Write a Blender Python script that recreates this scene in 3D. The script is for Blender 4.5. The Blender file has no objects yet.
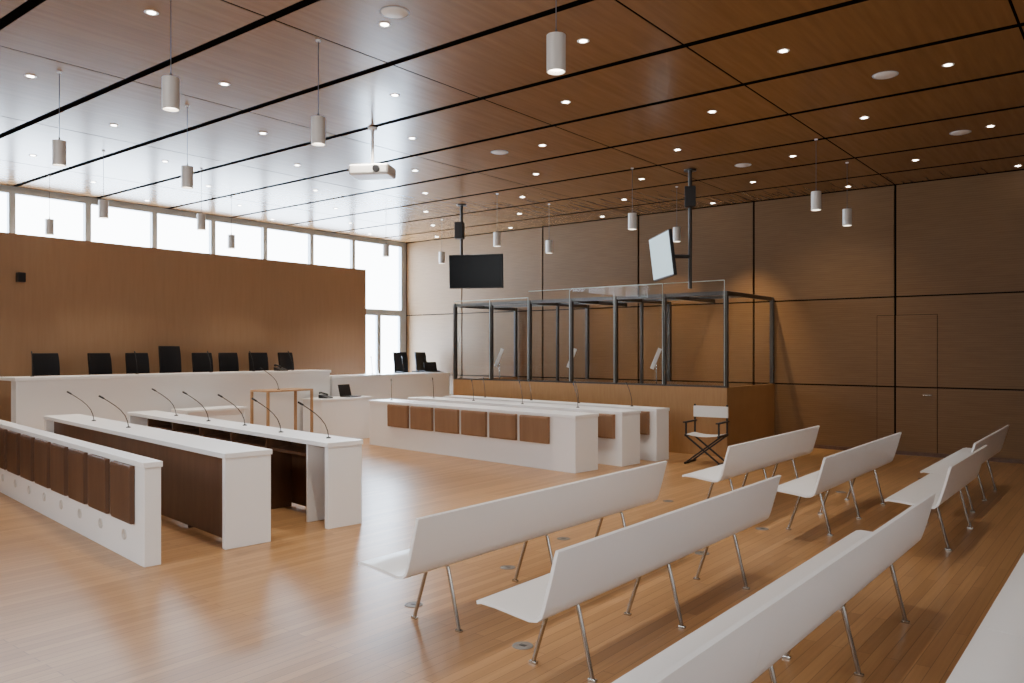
import bpy, math, random
import bmesh
from mathutils import Vector, Matrix
random.seed(4)
D=bpy.data; C=bpy.context.scene.collection
# ---------------------------------------------------------------- materials
def nodes(name):
    m=D.materials.new(name); m.use_nodes=True
    return m,m.node_tree.nodes,m.node_tree.links,m.node_tree.nodes['Principled BSDF']
def plain(name,col,rough=.5,metal=0,noise=.04,spec=.5,scale=12,emit=None,es=0):
    m,n,l,b=nodes(name)
    tc=n.new('ShaderNodeTexCoord'); t=n.new('ShaderNodeTexNoise'); t.inputs['Scale'].default_value=scale
    l.new(tc.outputs['Object'],t.inputs['Vector'])
    r=n.new('ShaderNodeValToRGB')
    r.color_ramp.elements[0].color=[max(0,c*(1-noise)) for c in col]+[1]
    r.color_ramp.elements[1].color=[min(1,c*(1+noise)) for c in col]+[1]
    l.new(t.outputs['Fac'],r.inputs[0]); l.new(r.outputs[0],b.inputs['Base Color'])
    b.inputs['Roughness'].default_value=rough; b.inputs['Metallic'].default_value=metal
    b.inputs['Specular IOR Level'].default_value=spec
    if emit:
        b.inputs['Emission Color'].default_value=list(emit)+[1]; b.inputs['Emission Strength'].default_value=es
    return m
def wood(name,c1,c2,rough=.45,stretch=(1,1,1),scale=3,rib=None,spec=.4,detail=6):
    m,n,l,b=nodes(name)
    tc=n.new('ShaderNodeTexCoord'); mp=n.new('ShaderNodeMapping'); mp.inputs['Scale'].default_value=stretch
    l.new(tc.outputs['Object'],mp.inputs['Vector'])
    t=n.new('ShaderNodeTexNoise'); t.inputs['Scale'].default_value=scale; t.inputs['Detail'].default_value=detail; t.inputs['Roughness'].default_value=.55
    l.new(mp.outputs[0],t.inputs['Vector'])
    r=n.new('ShaderNodeValToRGB'); r.color_ramp.elements[0].position=.3; r.color_ramp.elements[1].position=.7
    r.color_ramp.elements[0].color=list(c1)+[1]; r.color_ramp.elements[1].color=list(c2)+[1]
    l.new(t.outputs['Fac'],r.inputs[0]); out=r.outputs[0]
    if rib:
        w=n.new('ShaderNodeTexWave'); w.bands_direction=rib[0]; w.inputs['Scale'].default_value=rib[1]
        l.new(tc.outputs['Object'],w.inputs['Vector'])
        mr=n.new('ShaderNodeMapRange'); mr.inputs['To Min'].default_value=.90; mr.inputs['To Max'].default_value=1.03
        l.new(w.outputs['Fac'],mr.inputs['Value'])
        mx=n.new('ShaderNodeVectorMath'); mx.operation='SCALE'
        l.new(out,mx.inputs[0]); l.new(mr.outputs[0],mx.inputs['Scale']); out=mx.outputs[0]
    l.new(out,b.inputs['Base Color'])
    b.inputs['Roughness'].default_value=rough; b.inputs['Specular IOR Level'].default_value=spec
    return m
def floor_mat():
    m,n,l,b=nodes('oak_planks')
    tc=n.new('ShaderNodeTexCoord')
    br=n.new('ShaderNodeTexBrick'); br.inputs['Scale'].default_value=1
    br.inputs['Brick Width'].default_value=1.8; br.inputs['Row Height'].default_value=.075
    br.inputs['Mortar Size'].default_value=.0016; br.offset=.37
    br.inputs['Color1'].default_value=(.49,.272,.118,1); br.inputs['Color2'].default_value=(.37,.198,.082,1)
    br.inputs['Mortar'].default_value=(.16,.078,.034,1); br.inputs['Bias'].default_value=0
    l.new(tc.outputs['Object'],br.inputs['Vector'])
    mp=n.new('ShaderNodeMapping'); mp.inputs['Scale'].default_value=(.8,26,1)
    l.new(tc.outputs['Object'],mp.inputs['Vector'])
    t=n.new('ShaderNodeTexNoise'); t.inputs['Scale'].default_value=2; t.inputs['Detail'].default_value=5
    l.new(mp.outputs[0],t.inputs['Vector'])
    mr=n.new('ShaderNodeMapRange'); mr.inputs['From Min'].default_value=.3; mr.inputs['From Max'].default_value=.7
    mr.inputs['To Min'].default_value=.89; mr.inputs['To Max'].default_value=1.07
    l.new(t.outputs['Fac'],mr.inputs['Value'])
    mx=n.new('ShaderNodeVectorMath'); mx.operation='SCALE'
    l.new(br.outputs['Color'],mx.inputs[0]); l.new(mr.outputs[0],mx.inputs['Scale'])
    l.new(mx.outputs[0],b.inputs['Base Color'])
    b.inputs['Roughness'].default_value=.30; b.inputs['Specular IOR Level'].default_value=.30
    return m
def glass_mat(name,tint=(.86,.92,.92),k=.5,base=.03):
    m=D.materials.new(name); m.use_nodes=True; n=m.node_tree.nodes; l=m.node_tree.links; n.clear()
    o=n.new('ShaderNodeOutputMaterial'); mix=n.new('ShaderNodeMixShader')
    t=n.new('ShaderNodeBsdfTransparent'); t.inputs[0].default_value=list(tint)+[1]
    g=n.new('ShaderNodeBsdfGlossy'); g.inputs['Roughness'].default_value=.02
    lw=n.new('ShaderNodeLayerWeight'); lw.inputs['Blend'].default_value=.5
    p=n.new('ShaderNodeMath'); p.operation='POWER'; p.inputs[1].default_value=4
    q=n.new('ShaderNodeMath'); q.operation='MULTIPLY_ADD'; q.inputs[1].default_value=k; q.inputs[2].default_value=base
    l.new(lw.outputs['Facing'],p.inputs[0]); l.new(p.outputs[0],q.inputs[0])
    l.new(q.outputs[0],mix.inputs[0]); l.new(t.outputs[0],mix.inputs[1]); l.new(g.outputs[0],mix.inputs[2])
    l.new(mix.outputs[0],o.inputs[0]); return m
M={}
M['white']=plain('white_laminate',(.92,.925,.93),.36,noise=.008)
M['bench']=plain('white_bench_shell',(.94,.945,.95),.33,noise=.006)
M['ceil']=wood('ceiling_veneer',(.215,.108,.040),(.26,.134,.050),.26,(.6,9,1),1.8,spec=.38,detail=3)
M['wall']=wood('wall_veneer',(.175,.092,.037),(.205,.111,.046),.5,(1,1,16),2.2,rib=('Z',9),spec=.3,detail=4)
M['pwall']=wood('partition_veneer',(.335,.20,.112),(.365,.222,.127),.5,(9,1,.8),2.0)
M['dark']=plain('shadow_gap_black',(.004,.0035,.003),1,spec=0)
M['dwood']=wood('dark_walnut',(.09,.042,.022),(.13,.064,.034),.4,(1,1,.15),14)
M['flap']=wood('brown_flap_veneer',(.24,.132,.069),(.29,.164,.089),.5,(1,1,.15),8,spec=.3)
M['flapd']=wood('dark_flap_veneer',(.085,.042,.024),(.12,.061,.035),.45,(1,1,.15),8,spec=.3)
M['dockw']=wood('dock_veneer',(.36,.195,.08),(.41,.23,.098),.45,(1,8,1),3)
M['tablew']=wood('beech_frame',(.42,.26,.14),(.50,.32,.18),.45,(1,8,1),3)
M['steel']=plain('brushed_steel',(.46,.45,.43),.24,metal=1,noise=.06)
M['gsteel']=plain('dock_dark_bronze_steel',(.10,.092,.084),.34,metal=.8,noise=.05)
M['dsteel']=plain('dark_steel',(.08,.075,.07),.38,metal=.8)
M['outlet']=plain('dull_grey_metal',(.22,.20,.18),.5,metal=.3)
M['black']=plain('black_plastic',(.010,.010,.012),.45)
M['leather']=plain('black_leather',(.009,.009,.011),.5,noise=.2,scale=40,spec=.25)
M['screen']=plain('dark_screen_glass',(.004,.005,.007),.25,spec=.12)
M['bscreen']=plain('pale_screen',(.32,.40,.44),.15,spec=.8,emit=(.62,.88,.93),es=.75)
M['frame']=plain('grey_window_frame',(.42,.47,.52),.5)
M['lwhite']=plain('white_lamp_housing',(.80,.79,.77),.45)
M['pgrey']=plain('pale_grey_metal_housing',(.66,.64,.61),.38,metal=.25)
M['lamp']=plain('warm_lamp_lens',(1,.9,.75),.4,emit=(1,.92,.80),es=30)
M['plamp']=plain('pendant_lens',(1,.9,.75),.4,emit=(1,.90,.76),es=12)
M['canvas']=plain('white_canvas',(.82,.81,.78),.85,noise=.04,scale=60)
M['cable']=plain('grey_cable',(.10,.09,.085),.5)
M['plaster']=plain('rear_plaster',(.24,.19,.155),.8)
M['floor']=floor_mat()
M['dais']=wood('dais_oak',(.30,.16,.08),(.38,.2,.1),.45,(1,8,1),3)
M['dglass']=glass_mat('dock_glass',(.965,.98,.975),.8,.011); M['wglass']=glass_mat('window_glass',(.99,.99,1),.3,.02)
M['gedge']=plain('glass_edge_green',(.60,.70,.67),.2,noise=.02)
# ---------------------------------------------------------------- geometry builder
class G:
    def __init__(s): s.v=[];s.f=[];s.m=[];s.s=[]
    def add(s,vs,fs,mi=0,sm=False):
        o=len(s.v); s.v+=[tuple(v) for v in vs]
        for f in fs: s.f.append([i+o for i in f]); s.m.append(mi); s.s.append(sm)
        return s
    def box(s,x0,x1,y0,y1,z0,z1,mi=0,T=None):
        vs=[Vector((x,y,z)) for z in(z0,z1) for y in(y0,y1) for x in(x0,x1)]
        if T is not None: vs=[T@v for v in vs]
        return s.add(vs,[(0,2,3,1),(4,5,7,6),(0,1,5,4),(2,6,7,3),(0,4,6,2),(1,3,7,5)],mi)
    def tube(s,pts,r,mi=0,n=10,caps=True):
        pts=[Vector(p) for p in pts]; rs=r if isinstance(r,(list,tuple)) else [r]*len(pts)
        vs=[];fs=[]; up=None
        for i,p in enumerate(pts):
            d=(pts[min(i+1,len(pts)-1)]-pts[max(i-1,0)]).normalized()
            if up is None: up=Vector((0,0,1)) if abs(d.z)<.9 else Vector((1,0,0))
            a=(up-d*up.dot(d)).normalized(); b=d.cross(a); up=a
            for k in range(n):
                th=2*math.pi*k/n; vs.append(p+(a*math.cos(th)+b*math.sin(th))*rs[i])
        for i in range(len(pts)-1):
            for k in range(n):
                k2=(k+1)%n; fs.append((i*n+k,i*n+k2,(i+1)*n+k2,(i+1)*n+k))
        s.add(vs,fs,mi,True)
        if caps:
            o=len(vs); s.add(vs[:n],[tuple(range(n))[::-1]],mi); s.add(vs[o-n:],[tuple(range(n))],mi)
        return s
    def lathe(s,prof,c=(0,0,0),mi=0,n=20,T=None,sm=True):
        vs=[];fs=[]
        for r,z in prof:
            for k in range(n):
                th=2*math.pi*k/n; v=Vector((c[0]+r*math.cos(th),c[1]+r*math.sin(th),c[2]+z))
                vs.append(T@v if T is not None else v)
        for i in range(len(prof)-1):
            for k in range(n):
                k2=(k+1)%n; fs.append((i*n+k,i*n+k2,(i+1)*n+k2,(i+1)*n+k))
        return s.add(vs,fs,mi,sm)
    def extr(s,prof,x0,x1,mi=0,sm=False):   # prof in (y,z), extruded along x
        n=len(prof); vs=[(x0,p[0],p[1]) for p in prof]+[(x1,p[0],p[1]) for p in prof]
        s.add(vs,[(i,(i+1)%n,(i+1)%n+n,i+n) for i in range(n)],mi,sm)
        s.add(vs,[tuple(range(n))[::-1],tuple(range(n,2*n))],mi); return s
    def make(s,name,mats,parent=None,bevel=0,label=None,loc=None,rot=None,kind=None):
        me=D.meshes.new(name); me.from_pydata(s.v,[],s.f); 
        for m in (mats if isinstance(mats,(list,tuple)) else [mats]): me.materials.append(M[m])
        for p,mi,sm in zip(me.polygons,s.m,s.s): p.material_index=mi; p.use_smooth=sm
        me.update()
        bm=bmesh.new(); bm.from_mesh(me); bmesh.ops.remove_doubles(bm,verts=bm.verts,dist=1e-6)
        bmesh.ops.recalc_face_normals(bm,faces=bm.faces)
        for e in bm.edges:
            if len(e.link_faces)==2 and e.calc_face_angle(0)>.7: e.smooth=False
        bm.to_mesh(me); bm.free()
        ob=D.objects.new(name,me); C.objects.link(ob)
        if parent: ob.parent=parent
        if loc: ob.location=loc
        if rot: ob.rotation_euler=rot
        if bevel:
            b=ob.modifiers.new('bevel','BEVEL'); b.width=bevel; b.segments=2; b.limit_method='ANGLE'; b.angle_limit=.9
        if label: ob['label']=label
        if kind: ob['kind']=kind
        return ob
def root(name,loc,rz=0,label='',cat='',group=None):
    e=D.objects.new(name,None); C.objects.link(e); e.location=loc; e.rotation_euler=(0,0,rz)
    e.empty_display_size=.1; e['label']=label; e['category']=cat
    if group: e['group']=group
    return e
def clone(src,loc,rz=None,label=None):
    def rec(o,par):
        c=o.copy(); C.objects.link(c)
        if par: c.parent=par
        for ch in o.children: rec(ch,c)
        return c
    c=rec(src,None); c.location=loc
    if rz is not None: c.rotation_euler=(0,0,rz)
    if label: c['label']=label
    return c
def Rz(a): return Matrix.Rotation(a,4,'Z')
def Rx(a): return Matrix.Rotation(a,4,'X')
def Ry(a): return Matrix.Rotation(a,4,'Y')
def Tr(x,y,z): return Matrix.Translation((x,y,z))
# ---------------------------------------------------------------- room
XB,YL,ZC=14.08,14.62,4.40      # back wall, window wall, ceiling
X0,Y0=-3.0,-3.0
G().box(X0,XB+.1,Y0,YL+.2,-.12,0).make('floor','floor',kind='structure')
xs=[X0]+[13.09-1.32*k for k in range(12,-1,-1)]+[XB]; ys=[Y0,-1.56,.82,3.2,5.58,7.96,10.34,12.72,YL]
g=G(); gx,gy=.046,.011
for i in range(len(xs)-1):
    for j in range(len(ys)-1):
        g.box(xs[i]+gx,xs[i+1]-gx,ys[j]+gy,ys[j+1]-gy,ZC,ZC+.003,0)
g.box(X0,XB+.1,Y0,YL+.2,ZC+.004,ZC+.14,1)
g.make('ceiling',['ceil','dark'],kind='structure')
g=G(); zs=[.0,1.10,2.57,ZC]
for j in range(len(ys)-1):
    for k in range(3):
        g.box(XB,XB+.02,ys[j]+.018,ys[j+1]-.018,zs[k]+.011,zs[k+1]-.011,0)
g.box(XB+.025,XB+.15,Y0,YL+.2,0,ZC+.04,1)
g.make('wall_back',['wall','dark'],kind='structure')
G().box(X0-.15,X0,Y0,YL+.2,0,ZC).make('wall_rear','plaster',kind='structure')
G().box(X0,XB+.1,Y0-.15,Y0,0,ZC).make('wall_side','plaster',kind='structure')
# window wall
g=G(); g.box(X0,12.37,YL,YL+.15,0,3.2); g.box(13.96,XB,YL,YL+.15,0,ZC); g.box(X0,13.96,YL,YL+.15,4.34,ZC)
g.make('wall_window_side','frame',kind='structure')
mull=[5.14+1.205*k for k in range(-6,7)]; wn=0
for a in mull[:-1]:
    wn+=1; b=a+1.205; g=G()
    g.box(a,a+.05,YL-.02,YL+.07,3.2,4.34); g.box(b-.05,b,YL-.02,YL+.07,3.2,4.34)
    g.box(a+.05,b-.05,YL-.02,YL+.07,3.2,3.27); g.box(a+.05,b-.05,YL-.02,YL+.07,4.28,4.34)
    g.box(a+.05,b-.05,YL+.045,YL+.055,3.27,4.28,1)
    g.make('window_%d'%wn,['frame','wglass'],kind='structure')
g=G(); a,b=12.37,13.96
g.box(a,a+.05,YL-.01,YL+.06,0,4.34); g.box(b-.05,b,YL-.01,YL+.06,0,4.34)
g.box(a+.05,b-.05,YL-.01,YL+.06,2.62,2.69); g.box(a+.05,b-.05,YL-.01,YL+.06,4.28,4.34)
g.box(a+.05,b-.05,YL+.045,YL+.055,2.69,4.28,1)
g.make('window_%d'%(wn+1),['frame','wglass'],kind='structure')
g=G(); mid=(a+b)/2
for p,q in ((a+.05,mid),(mid,b-.05)):
    g.box(p,p+.06,YL-.01,YL+.06,0,2.62); g.box(q-.06,q,YL-.01,YL+.06,0,2.62)
    g.box(p+.06,q-.06,YL-.01,YL+.06,0,.12); g.box(p+.06,q-.06,YL-.01,YL+.06,2.54,2.62)
    g.box(p+.06,q-.06,YL+.02,YL+.03,.12,2.54,1)
g.box(mid-.06,mid-.03,YL-.06,YL-.01,.9,1.2,2); g.make('door_1',['frame','wglass','dsteel'],kind='structure')
# partition
G().box(X0,12.13,13.9,14.05,0,3.53,0).make('wall_partition',['pwall'],kind='structure')
# flush door in back wall
g=G(); dy0,dy1,dz=2.58,3.48,2.27
g.box(XB-.010,XB-.002,dy0+.006,3.2-.014,.01,dz-.006,0); g.box(XB-.010,XB-.002,3.2+.014,dy1-.006,.01,dz-.006,0)
g.box(XB-.006,XB-.001,dy0,dy0+.006,0,dz,1); g.box(XB-.006,XB-.001,dy1-.006,dy1,0,dz,1); g.box(XB-.006,XB-.001,dy0,dy1,dz-.006,dz,1)
g.box(XB-.006,XB-.001,3.186,3.214,0,dz,1)
g.box(XB-.0105,XB-.0098,dy0+.006,dy1-.006,1.09,1.11,1)
d=g.make('door_2',['wall','dark'],kind='structure')
g=G(); g.tube([(XB-.012,dy0+.08,.98),(XB-.06,dy0+.08,.98),(XB-.06,dy0+.2,.98)],.009); g.make('handle','steel',parent=d)
G().box(XB-.015,XB,Y0,YL,0,.06).make('baseboard_back','dwood',kind='structure')
# ---------------------------------------------------------------- benches
def bench(loc,L=2.93,label='',legs=3):
    r=root('bench',loc,0,label,'bench','audience benches')
    pts=[(.50,.432),(.47,.440),(.38,.436),(.24,.420),(.17,.412),(.125,.418),(.10,.44),(.085,.48),(.05,.60),(.012,.745),(.005,.765)]
    th=.009; up=[];dn=[]
    for i,p in enumerate(pts):
        a=Vector(pts[max(0,i-1)]); b=Vector(pts[min(len(pts)-1,i+1)]); dd=(b-a).normalized(); nn=Vector((-dd.y,dd.x))
        up.append((p[0]+nn.x*th,p[1]+nn.y*th)); dn.append((p[0]-nn.x*th,p[1]-nn.y*th))
    G().extr(up+dn[::-1],-L/2,L/2,sm=True).make('seat_shell','bench',parent=r)
    offs=[-L/2+.435,0,L/2-.435] if legs==3 else [-L/2+.4,L/2-.4]
    for x in offs:
        g=G(); r_=.012
        g.tube([(x,.47,.012),(x+.0,.35,.37),(x,.33,.398),(x,.20,.398),(x,.18,.37),(x,.09,.012)],r_)
        g.box(x-.022,x+.022,.16,.42,.395,.41)
        for yy in (.47,.09): g.box(x-.011,x+.011,yy-.024,yy+.024,0,.014)
        g.make('leg_frame','steel',parent=r,bevel=.002)
    return r
W='white moulded bench on thin steel legs, '
bench((4.59,3.15,0),label=W+'facing the open floor'); bench((4.46,2.13,0),L=2.88,label=W+'between two other benches')
bench((4.38,1.08,0),label=W+'joined end to end'); bench((1.448,1.08,0),label=W+'butted against its neighbour')
bench((8.70,3.15,0),L=2.72,label=W+'beside the folding chair'); bench((8.46,2.17,0),L=2.75,label=W+'standing by the panelled wall')
bench((8.13,1.22,0),L=1.86,legs=2,label='short white moulded bench, before another bench')
bench((10.36,1.33,0),L=2.5,label=W+'close to the wall door')
bench((5.03,.09,0),L=1.8,legs=2,label='short white moulded bench on steel legs'); bench((2.66,.09,0),label=W+'beside a shorter bench')
# ---------------------------------------------------------------- flip desks
def desk(loc,ang,L,depth,kind,label,group,z=.82,flap_lo=.36,nf=0,f0=.25,pitch=.53,fm='flap',gapw=.09,pd=.07):
    r=root('courtroom_desk',loc,-ang,label,'desk',group)
    T=.045
    G().box(-.01,depth+.01,-.01,L+.01,z-T,z).make('desktop','white',parent=r,bevel=.004)
    for y in (0,L-.06):
        G().box(0,depth,y,y+.06,0,z-T).make('end_panel','white',parent=r,bevel=.004)
    if kind=='white':
        G().box(.002,.05,.06,L-.06,0,z-T).make('front_panel','white',parent=r)
    elif kind=='open':
        G().box(depth-.06,depth-.03,.06,L-.06,.04,z-T).make('modesty_panel','dwood',parent=r)
        k=.42
        while k<L-.2:
            G().box(.03,depth-.062,k,k+.03,.0,z-T).make('divider','white' if abs(k-.42)<.01 else 'dwood',parent=r); k+=.84
        k=.42+.03
        while k+.81<L-.1:
            G().box(.06,depth-.062,k,k+.81,z-T-.14,z-T-.11).make('inner_shelf','dwood',parent=r); k+=.84
    else:
        G().box(.10,.13,.06,L-.06,.04,z-T).make('modesty_panel','dwood',parent=r)
        for k in range(1,int(L/1.06)): G().box(.13,depth-.02,k*1.06,k*1.06+.03,.0,z-T).make('divider','dwood',parent=r)
    for k in range(nf):
        y=f0+k*pitch
        g=G(); w=pitch-gapw; t=z-.045
        prof=[(-pd,t-.008),(-pd-.004,t-.03),(-pd,flap_lo+.02),(-pd+.006,flap_lo),(-.003,flap_lo),(-.003,t),(-pd+.006,t)]
        vs=[(p[0],y,p[1]) for p in prof]+[(p[0],y+w,p[1]) for p in prof]; n=len(prof)
        g.add(vs,[(i,(i+1)%n,(i+1)%n+n,i+n) for i in range(n)]+[tuple(range(n)),tuple(range(n,2*n))])
        g.make('folding_flap',fm,parent=r,bevel=.002)
    return r
A=math.radians(7); B=math.radians(6)
LD='white courtroom desk with '
d1=desk((3.08,6.12,0),A,5.6,.13,'white','slim white barrier desk with dark wooden folding flaps','counsel desks beside the benches',nf=9,f0=.20,pitch=.58,flap_lo=.31,fm='flapd',gapw=.125,pd=.04)
for k in range(8):
    G().lathe([(.0,-.004),(.045,-.004),(.045,.006),(.032,.006),(.030,-.001),(0,-.001)],n=20,T=Tr(-.001,.44+k*.58,.19)@Ry(-math.pi/2)).make('cable_port','pgrey',parent=d1)
d2=desk((3.78,6.12,0),A,5.45,.42,'wood','long white desk with walnut modesty panel, behind the barrier','counsel desks beside the benches')
d3=desk((4.82,6.06,0),A,5.3,.38,'open','long white desk with open dark bays and five microphones','counsel desks beside the benches')
d4=desk((9.12,6.14,0),B,4.82,.5,'white',LD+'six brown wooden folding flaps','counsel desks before the dock',nf=6,f0=.47,pitch=.64,flap_lo=.37,z=.8,gapw=.09,pd=.05)
d5=desk((10.08,5.97,0),B,5.0,.45,'white',LD+'brown flaps, between two others','counsel desks before the dock',nf=8,f0=.12,pitch=.6,flap_lo=.40,z=.8)
d6=desk((10.88,5.84,0),B,4.95,.34,'white',LD+'brown flaps, against the glass dock','counsel desks before the dock',nf=8,f0=.12,pitch=.6,flap_lo=.40,z=.8)
def P(d,u,s,z):
    a=-d.rotation_euler[2]; c,sn=math.cos(a),math.sin(a)
    return (d.location.x+u*c+s*sn, d.location.y-u*sn+s*c, z)
mic=None
def microphone(loc,rz,label='black gooseneck microphone on a small round base'):
    global mic
    if mic is None:
        mic=root('gooseneck_microphone',loc,rz,label,'microphone','gooseneck microphones')
        G().lathe([(0,0),(.026,0),(.026,.006),(.018,.012),(.008,.016),(0,.016)]).make('base','black',parent=mic)
        pts=[(0,0,.012),(-.010,0,.075),(-.035,0,.14),(-.078,0,.20),(-.13,0,.25),(-.185,0,.292),(-.245,0,.335)]
        G().tube(pts,.0048,n=8).make('gooseneck','black',parent=mic)
        G().tube([(-.24,0,.332),(-.255,0,.342),(-.295,0,.367),(-.30,0,.37)],[.005,.010,.010,.005],n=10).make('microphone_head','black',parent=mic)
        return mic
    return clone(mic,loc,rz,label)
for s,u,a in ((.35,.22,-.5),(1.2,.16,-.65),(2.2,.24,-.4),(3.05,.18,-.6),(4.15,.22,-.45)): microphone(P(d3,u,s,.82),a)
for s,a in ((2.95,-.45),(4.15,-.6)): microphone(P(d2,.22,s,.82),a)
for s in (1.0,2.2,3.4,4.5): microphone(P(d5,.2,s,.8),-2.3)
for s in (.6,1.7,2.8,4.0): microphone(P(d6,.2,s,.8),-2.3)
microphone(P(d4,.25,4.5,.8),-2.3)
# ---------------------------------------------------------------- judges' side
G().box(4.0,13.95,12.62,13.88,0,.5).make('trim_1','dais',kind='structure')
r=root('judges_bench_desk',(4.42,12.42,0),0,'long white judges\' desk before the wood partition','desk')
G().box(-.02,5.52,-.02,.62,1.26,1.31).make('desktop','white',parent=r,bevel=.006)
G().box(0,5.5,0,.05,0,1.26).make('front_panel','white',parent=r)
G().box(0,.05,.05,.18,0,1.26).make('end_panel','white',parent=r); G().box(5.45,5.5,.05,.18,0,1.26).make('end_panel','white',parent=r)
r=root('side_cabinet',(3.0,12.9,0),0,'dark walnut cabinet beside the judges\' desk','cabinet')
G().box(0,.98,0,.5,0,1.22).make('body','dwood',parent=r,bevel=.004); G().box(-.02,1.0,-.03,.5,1.22,1.26).make('top_board','dwood',parent=r,bevel=.004)
for x in (.01,.495): 
    dd=G().box(x,x+.475,-.02,0,.06,1.2).make('door','dwood',parent=r,bevel=.003)
    G().tube([(x+(.42 if x<.1 else .06),-.045,.7),(x+(.42 if x<.1 else .06),-.045,.85)],.008).make('handle','steel',parent=dd)
r=root('clerk_desk',(10.02,12.47,0),0,'shorter white clerk\'s desk beside the judges\' desk','desk')
G().box(-.02,3.38,-.02,.5,1.14,1.19).make('desktop','white',parent=r,bevel=.006)
G().box(0,3.36,0,.05,0,1.14).make('front_panel','white',parent=r)
G().box(3.31,3.36,.05,.15,0,1.14).make('end_panel','white',parent=r); G().box(0,.05,.05,.15,0,1.14).make('end_panel','white',parent=r)
r=root('registrar_desk',(9.2,11.75,0),0,'small boxy white desk in front of the judges\' desk','desk')
G().box(-.01,1.21,-.01,.56,.76,.8).make('desktop','white',parent=r,bevel=.005)
G().box(0,1.2,0,.04,0,.76).make('front_panel','white',parent=r)
for x in (0,1.16): G().box(x,x+.04,.04,.55,0,.76).make('side_panel','white',parent=r)
r=root('side_table',(6.55,11.65,0),0,'low white table standing before the judges\' desk','table')
G().box(0,1.05,0,.5,.72,.76).make('tabletop','white',parent=r,bevel=.005)
for x in (0,1.01): G().box(x,x+.04,.02,.48,0,.72).make('side_panel','white',parent=r)
G().box(.04,1.01,.04,.07,.1,.72).make('modesty_panel','white',parent=r)
r=root('witness_lectern',(7.75,11.3,0),0,'pale wooden frame witness stand with open sides','lectern')
G().box(0,.92,0,.5,1.0,1.03).make('top_board','tablew',parent=r,bevel=.004)
for x in (0,.88):
    for y in (0,.46): G().box(x,x+.04,y,y+.04,0,1.0).make('leg','tablew',parent=r,bevel=.003)
G().box(.04,.88,.005,.035,.06,.10).make('stretcher','tablew',parent=r); G().box(.04,.88,.465,.495,.06,.10).make('stretcher','tablew',parent=r)
# office chairs
def office_chair(loc,rz,h=1.15,label='black leather swivel chair behind the judges\' desk'):
    r=root('office_chair',loc,rz,label,'chair','black swivel chairs')
    g=G()
    for k in range(5):
        a=2*math.pi*k/5+.3; R=.23
        g.tube([(0,0,.10),(.14*math.cos(a),.14*math.sin(a),.09),(R*math.cos(a),R*math.sin(a),.065)],[.024,.02,.014],n=8)
        g.lathe([(0,-.02),(.026,-.02),(.026,.02),(0,.02)],n=12,T=Tr(R*math.cos(a),R*math.sin(a),.028)@Rz(a)@Rx(math.pi/2))
    g.make('star_base','dsteel',parent=r)
    G().tube([(0,0,.1),(0,0,.46)],.025).make('column','dsteel',parent=r)
    G().box(-.2,.2,-.22,.22,.45,.53).make('seat','leather',parent=r,bevel=.02)
    g=G(); vs=[];fs=[]
    zz=[.50+i*(h-.50)/6 for i in range(7)]
    for side in (0,1):
        for i,z in enumerate(zz):
            t=i/6; w=.195-(.008 if i==6 else 0)
            for j in range(5):
                x=-w+2*w*j/4; y=.205+.04*t+ .025*(1-(x/w)**2) - .03*math.sin(t*math.pi)+(.045 if side else 0)
                vs.append((x,y,z))
    def id(s,i,j): return s*35+i*5+j
    for i in range(6):
        for j in range(4):
            fs.append((id(0,i,j),id(0,i,j+1),id(0,i+1,j+1),id(0,i+1,j))); fs.append((id(1,i,j),id(1,i+1,j),id(1,i+1,j+1),id(1,i,j+1)))
        fs.append((id(0,i,0),id(0,i+1,0),id(1,i+1,0),id(1,i,0))); fs.append((id(0,i,4),id(1,i,4),id(1,i+1,4),id(0,i+1,4)))
    for j in range(4):
        fs.append((id(0,0,j),id(1,0,j),id(1,0,j+1),id(0,0,j+1))); fs.append((id(0,6,j),id(0,6,j+1),id(1,6,j+1),id(1,6,j)))
    g.add(vs,fs,0,True); g.make('backrest','leather',parent=r,bevel=.008)
    for sx in (-1,1):
        G().tube([(sx*.205,.12,.5),(sx*.235,.12,.6),(sx*.235,.08,.70),(sx*.235,-.16,.70)],.016,n=8).make('armrest','leather',parent=r)
    return r
c0=office_chair((5.22,13.25,.5),0,h=1.15); cm=office_chair((7.25,13.25,.5),0,h=1.27,label='taller black leather presiding chair behind the judges\' desk')
for x,a in ((6.08,.15),(6.67,0),(7.87,0),(8.40,0),(9.02,-.1),(9.72,.2)):
    clone(c0,(x,13.25,.5),a)
clone(c0,(12.95,13.42,.5),-.1,'black swivel chair behind the clerk\'s desk')
clone(c0,(13.66,13.42,.5),.1,'black swivel chair behind the clerk\'s desk')
def laptop(loc,rz,label):
    r=root('laptop',loc,rz,label,'laptop')
    G().box(-.17,.17,-.12,.12,0,.018).make('keyboard_base','black',parent=r,bevel=.003)
    G().box(-.17,.17,-.005,.007,0,.23,T=Tr(0,.12,.012)@Rx(-.25)).make('screen_lid','black',parent=r,bevel=.003); return r
def phone(loc,rz):
    r=root('desk_telephone',loc,rz,'black desk telephone with handset','telephone')
    G().extr([(-.1,0),(.1,0),(.1,.07),(-.1,.02)],-.09,.09).make('body','black',parent=r,bevel=.004)
    G().tube([(-.07,-.09,.07),(-.07,-.06,.085),(-.07,.06,.11),(-.07,.09,.10)],[.022,.016,.016,.022]).make('handset','black',parent=r); return r
laptop((10.05,11.95,.8),.2,'open black laptop on the boxy white desk'); phone((9.45,11.95,.8),.3)
laptop((13.1,12.68,1.19),-.2,'open black laptop on the clerk\'s desk'); phone((9.0,12.7,1.31),0)
for x in (4.75,6.3,7.6,8.45,9.3): microphone((x,12.75,1.31),-1.9,'black gooseneck microphone on the judges\' desk')
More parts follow.
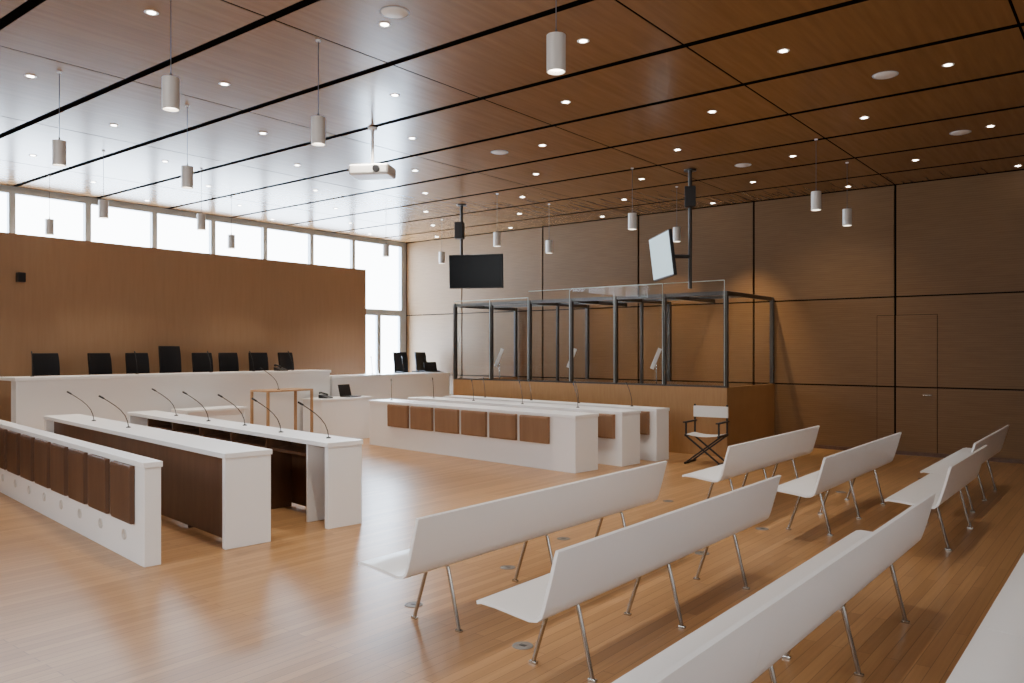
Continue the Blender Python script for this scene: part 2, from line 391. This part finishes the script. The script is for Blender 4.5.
for x in (11.3,12.2): microphone((x,12.75,1.19),-2.2,'black gooseneck microphone on the clerk\'s desk')
microphone((8.1,11.5,1.03),-.6,'black gooseneck microphone on the witness stand')
r=root('wall_speaker',(4.98,13.9,2.84),0,'small black loudspeaker fixed to the wood partition','speaker')
G().box(-.055,.055,-.15,-.04,-.075,.075).make('cabinet','black',parent=r,bevel=.01); G().box(-.02,.02,-.045,-.001,-.03,.03).make('bracket','black',parent=r)
# ---------------------------------------------------------------- glass dock
XD,YN,YF=12.0,5.19,11.08; zb,zt=1.10,2.64
r=root('glass_dock',(XD,YN,0),0,'defendants\' dock of wood panels, steel posts and clear glass','dock')
W_=XB-.02-XD; L_=YF-YN
G().box(0,.06,0,L_,0,zb).make('front_base','dockw',parent=r)
G().box(.06,W_,0,.06,0,zb).make('side_base','dockw',parent=r); G().box(.06,W_,L_-.06,L_,0,zb).make('side_base','dockw',parent=r)
posts=[.03,1.12,2.06,3.0,3.95,4.9,L_-.03]; pr=.032
for i,y in enumerate(posts):
    G().box(.03-pr,.03+pr,y-pr,y+pr,zb,zt).make('post','gsteel',parent=r,bevel=.004)
    if i%2==0: G().box(W_-.04-pr,W_-.04+pr,y-pr,y+pr,zb,zt).make('post','gsteel',parent=r,bevel=.004)
    if i in (2,4): G().box(.92,.97,y-.025,y+.025,.02,zt-.06).make('post','gsteel',parent=r,bevel=.004)
    if i!=5: G().box(.06,W_-.07,y-.022,y+.022,zt-.065,zt).make('cross_rail','gsteel',parent=r)
x=.03
G().box(x-.022,x+.022,.06,L_-.06,zt-.065,zt).make('top_rail','gsteel',parent=r)
G().box(x-.02,x+.02,.06,L_-.06,zb,zb+.03).make('bottom_rail','gsteel',parent=r)
def pane(p0,p1,z0,z1,edge=False):
    g=G(); g.add([(p0[0],p0[1],z0),(p1[0],p1[1],z0),(p1[0],p1[1],z1),(p0[0],p0[1],z1)],[(0,1,2,3)])
    if edge:
        g.tube([(p0[0],p0[1],z1),(p1[0],p1[1],z1)],.006,mi=1,n=4); g.tube([(p0[0],p0[1],z0),(p0[0],p0[1],z1)],.005,mi=1,n=4)
    g.make('glass_panel',['dglass','gedge'],parent=r)
for i,(a,b) in enumerate(zip(posts[:-1],posts[1:])):
    pane((-.012,a+.01),(-.012,b-.01),zb+.03,zt+(.17 if i<4 else .05),True)
for y in (posts[0],posts[2],posts[4]):
    pane((.07,y),(W_-.08,y),zb,zt-.065)
G().box(.925,.965,.05,L_-.05,zt-.055,zt-.01).make('roof_rail','gsteel',parent=r)
for y in (6.6,8.35,10.1):
    h=root('document_holder',(12.3,y,0.0),0,'slim tilted silvery reading arm on a thin stem','document holder','dock document holders')
    G().tube([(0,0,0.015),(0,0,1.40),(-.0,0,1.45)],.010).make('stem','steel',parent=h)
    G().box(-.008,.008,-.032,.032,-.19,.19,T=Tr(-.02,0,1.55)@Rz(.6)@Rx(.38)).make('tray','lwhite',parent=h,bevel=.003)
    G().lathe([(0,0),(.1,0),(.1,.015),(.02,.02),(.0,.02)]).make('floor_stand','dsteel',parent=h)
# ---------------------------------------------------------------- hanging displays
def display(loc,rz,tilt,dz,scr,label,sw=1.0,sh=.6,px=.12,oy=0,sp_z=1.0):
    r=root('hanging_display',loc,math.radians(rz),label,'television')
    h=ZC-loc[2]
    G().tube([(0,0,0),(0,0,h-.02)],.028,n=12).make('pole','dsteel',parent=r)
    G().lathe([(0,h),(.09,h),(.09,h-.02),(0,h-.02)]).make('ceiling_plate','dsteel',parent=r)
    g=G(); g.tube([(0,0,dz),(px*.6,oy*.5,dz),(px,oy,dz)],.028,n=8); g.box(px-.01,px+.01,oy-.12,oy+.12,dz-.1,dz+.1); g.make('bracket','black',parent=r)
    T=Tr(px+.03,oy,dz)@Ry(tilt)
    G().box(-.03,.02,-sw/2,sw/2,-sh/2,sh/2,T=T).make('display_casing','black',parent=r,bevel=.008)
    G().box(.0201,.024,-sw/2+.018,sw/2-.018,-sh/2+.02,sh/2-.018,T=T).make('screen',scr,parent=r)
    k=math.radians(206-rz)
    g=G(); g.box(.05,.2,-.08,.08,sp_z-.15,sp_z+.15,T=Rz(k)); g.box(-.035,.05,-.03,.03,sp_z-.03,sp_z+.03,T=Rz(k))
    g.make('loudspeaker','black',parent=r,bevel=.008)
display((11.0,9.95,2.9),206,.06,.24,'screen','flat black television hanging from a ceiling pole',sw=1.02,sh=.62,oy=.32,sp_z=1.0)
display((11.0,5.34,2.62),134,.12,.48,'bscreen','flat television with pale screen on an articulated ceiling pole',sw=1.06,sh=.66,px=.40,oy=.0,sp_z=1.35)
r=root('ceiling_projector',(6.52,7.35,3.8),math.radians(-60),'white projector hanging from the ceiling on a short pole','projector')
G().box(-.25,.25,-.17,.17,0,.13).make('housing','lwhite',parent=r,bevel=.025)
G().tube([(.1,-.165,.065),(.1,-.2,.065)],[.045,.04],n=18).make('lens','black',parent=r)
G().tube([(0,0,.15),(0,0,.58)],.02).make('pole','lwhite',parent=r)
G().lathe([(0,.60),(.06,.60),(.05,.57),(0,.57)]).make('ceiling_plate','lwhite',parent=r)
G().box(-.12,.12,-.08,.08,.13,.15).make('mounting_plate','lwhite',parent=r)
# ---------------------------------------------------------------- pendants & downlights
pend=[(4.19,2.97),(3.06,5.68),(4.38,5.64),(3.31,8.24),(4.65,8.28),(5.0,11.05),(5.2,13.3),(10.4,3.3),(11.97,3.36),(10.36,5.96),(11.99,6.06),(10.6,8.76),(11.95,8.63),(10.45,11.4),(12.0,11.4),(6.4,11.0),(7.9,12.6)]
p0=None
for x,y in pend:
    z=3.49
    if p0 is None:
        p0=root('pendant_lamp',(x,y,z),0,'pale cylindrical pendant lamp hanging on a thin cable','lamp','cylindrical pendant lamps')
        G().lathe([(.0,.235),(.062,.235),(.062,.0),(.055,.0),(.055,.03)],n=24,sm=True).make('lamp_housing','pgrey',parent=p0)
        G().lathe([(.055,.022),(.0,.022)],n=24).make('lamp_lens','plamp',parent=p0)
        G().lathe([(0,.275),(.006,.275),(.008,.245),(.02,.242),(.02,.235),(0,.235)],n=16).make('cable_cap','cable',parent=p0)
        G().tube([(0,0,.27),(0,0,ZC-z-.01)],.0034,n=6).make('cable','cable',parent=p0)
        G().lathe([(0,ZC-z),(.022,ZC-z),(.02,ZC-z-.012),(0,ZC-z-.012)],n=16).make('ceiling_rose','lwhite',parent=p0)
    else: clone(p0,(x,y,z))
q0=None
dl=[]
for i in range(5,len(xs)-1,2):
    cx=xs[i]
    for j in range(2,len(ys)-1):
        for k in (.27,.73):
            dl.append((cx+(.66 if k<.5 else -.66),ys[j]+k*(ys[j+1]-ys[j])))
for x,y in dl:
    if x>XB-.2: continue
    if q0 is None:
        q0=root('downlight',(x,y,ZC),0,'small round recessed ceiling downlight with white rim','ceiling light','recessed downlights')
        G().lathe([(.034,-.002),(.048,-.006),(.055,-.001)],n=20).make('rim','lwhite',parent=q0)
        G().lathe([(0,-.003),(.034,-.003)],n=20).make('lens','lamp',parent=q0)
    else: clone(q0,(x,y,ZC))
s0=None
for x,y in [(5.7,2.4),(8.4,2.0),(8.4,6.9),(11.2,4.6),(3.2,4.9),(4.4,4.7),(11.2,1.8)]:
    if s0 is None:
        s0=root('ceiling_speaker',(x,y,ZC),0,'flat round white speaker grille in the ceiling','ceiling speaker','ceiling speakers')
        G().lathe([(0,-.012),(.09,-.012),(.10,-.006),(.105,-.0005)],n=28).make('grille','lwhite',parent=s0)
        G().lathe([(.105,-.0005),(.118,-.004),(.12,-.0005)],n=28).make('rim','frame',parent=s0)
    else: clone(s0,(x,y,ZC))
# ---------------------------------------------------------------- director's chair
r=root('directors_chair',(11.15,5.15,0),math.radians(-85),'folding director\'s chair, black wooden frame, white canvas','chair')
r.scale=(.93,.93,.93)
w=.27
for sx in(-1,1):
    x=sx*w
    G().box(x-.015,x+.015,-.24,.24,0,.03).make('floor_runner','black',parent=r,bevel=.003)
    g=G(); g.box(x-.015,x+.015,-.22,.24,.44,.475)
    g.box(x-.012,x+.012,-.20,-.17,.475,.66); g.box(x-.012,x+.012,.20,.23,.475,.94); g.box(x-.03,x+.03,-.25,.25,.66,.68)
    g.make('arm_frame','black',parent=r,bevel=.003)
for y in (-.15,.15):
    for sx in(-1,1):
        yy=y+sx*.013
        G().add([Vector(v) for v in [(-sx*w-.02,yy-.01,.03),(-sx*w+.02,yy-.01,.03),(-sx*w+.02,yy+.01,.03),(-sx*w-.02,yy+.01,.03),(sx*w-.02,yy-.01,.44),(sx*w+.02,yy-.01,.44),(sx*w+.02,yy+.01,.44),(sx*w-.02,yy+.01,.44)]],
              [(0,1,2,3),(4,5,6,7),(0,1,5,4),(1,2,6,5),(2,3,7,6),(3,0,4,7)]).make('crossed_leg','black',parent=r)
g=G(); n=8
vs=[];fs=[]
for i in range(n+1):
    x=-w+2*w*i/n; z=.478-.03*math.sin(math.pi*i/n)
    for y in(-.2,.2): vs+= [(x,y,z),(x,y,z-.006)]
for i in range(n):
    a=i*4;b=a+4; fs+=[(a,b,b+2,a+2),(a+1,a+3,b+3,b+1),(a,a+1,b+1,b),(a+2,b+2,b+3,a+3)]
g.add(vs,fs,0,True).make('canvas_seat','canvas',parent=r)
G().box(-w-.02,w+.02,.192,.238,.73,.91).make('canvas_back','canvas',parent=r,bevel=.006)
f0=None
for x,y in [(3.62,2.80),(3.75,3.82),(4.85,3.9),(6.2,2.9),(5.9,4.1),(8.1,4.2),(9.9,2.85),(7.4,2.85),(11.6,2.3)]:
    if f0 is None:
        f0=root('floor_outlet',(x,y,0),0,'round grey metal floor outlet cover set in the planks','floor outlet','floor outlets')
        G().lathe([(0,.004),(.045,.004),(.047,.002),(.05,.005),(.06,.004),(.062,.0005)],n=24).make('cover','outlet',parent=f0)
        G().box(-.012,.012,-.02,.02,.004,.006).make('latch','dsteel',parent=f0)
    else: clone(f0,(x,y,0))
# ---------------------------------------------------------------- lights
def area(name,loc,rot,sx,sy,p,col):
    l=D.lights.new(name,'AREA'); l.shape='RECTANGLE'; l.size=sx; l.size_y=sy; l.energy=p; l.color=col
    o=D.objects.new(name,l); C.objects.link(o); o.location=loc; o.rotation_euler=rot; return o
area('sky_light',(7.0,15.5,3.6),(math.radians(-90),0,0),18,4.5,2800,(.50,.74,1))
area('sky_light_low',(13.2,15.4,1.2),(math.radians(-90),0,0),3.0,2.6,900,(.55,.77,1))
area('rear_fill_light',(-2.6,4.5,2.9),(0,math.radians(-52),0),1.8,6,370,(.95,.98,1))  # added fill behind the camera; the rear wall has no window
area('side_fill_light',(2,-2.6,3.2),(math.radians(48),0,0),6,1.8,120,(.98,.99,1))  # unseen fill lamp added inside the solid side wall, no window there
for x in (1.0,3.9,6.3,8.8,11.2):
    for y in (1.5,4.4,7.2,10.0,12.2):
        e=235
        if y<2: e=75
        if x<2: e=25
        if x>11 and y<5: e=80
        l=D.lights.new('downlight_beam','SPOT'); l.energy=e; l.color=(1,.91,.79); l.spot_size=math.radians(90); l.spot_blend=.8; l.shadow_soft_size=.05
        o=D.objects.new('downlight_beam',l); C.objects.link(o); o.location=(x,y,ZC-.03)
for y,e in ((5.6,450),(7.1,320),(8.6,240),(10.0,100)):
    l=D.lights.new('dock_beam','SPOT'); l.energy=e; l.color=(1,.78,.48); l.spot_size=math.radians(56); l.spot_blend=1; l.shadow_soft_size=.04
    o=D.objects.new('dock_beam',l); C.objects.link(o); o.location=(12.95,y,ZC-.03); o.rotation_euler=(0,math.radians(-17),0)
l=D.lights.new('wall_beam','SPOT'); l.energy=110; l.color=(1,.82,.56); l.spot_size=math.radians(80); l.spot_blend=1; l.shadow_soft_size=.06
o=D.objects.new('wall_beam',l); C.objects.link(o); o.location=(11.9,4.1,ZC-.03); o.rotation_euler=(0,math.radians(-36),0)
w=D.worlds.new('world'); bpy.context.scene.world=w; w.use_nodes=True
w.node_tree.nodes['Background'].inputs[0].default_value=(.90,.96,1,1); w.node_tree.nodes['Background'].inputs[1].default_value=14
# ---------------------------------------------------------------- camera
cam=D.cameras.new('camera'); co=D.objects.new('camera',cam); C.objects.link(co)
cam.sensor_width=36; cam.lens=28; cam.shift_y=.0083; cam.clip_start=.05
th=math.radians(38.5)
fwd=Vector((math.cos(th),math.sin(th),0))
co.location=(0,0,1.7); co.rotation_euler=fwd.to_track_quat('-Z','Y').to_euler()
bpy.context.scene.camera=co
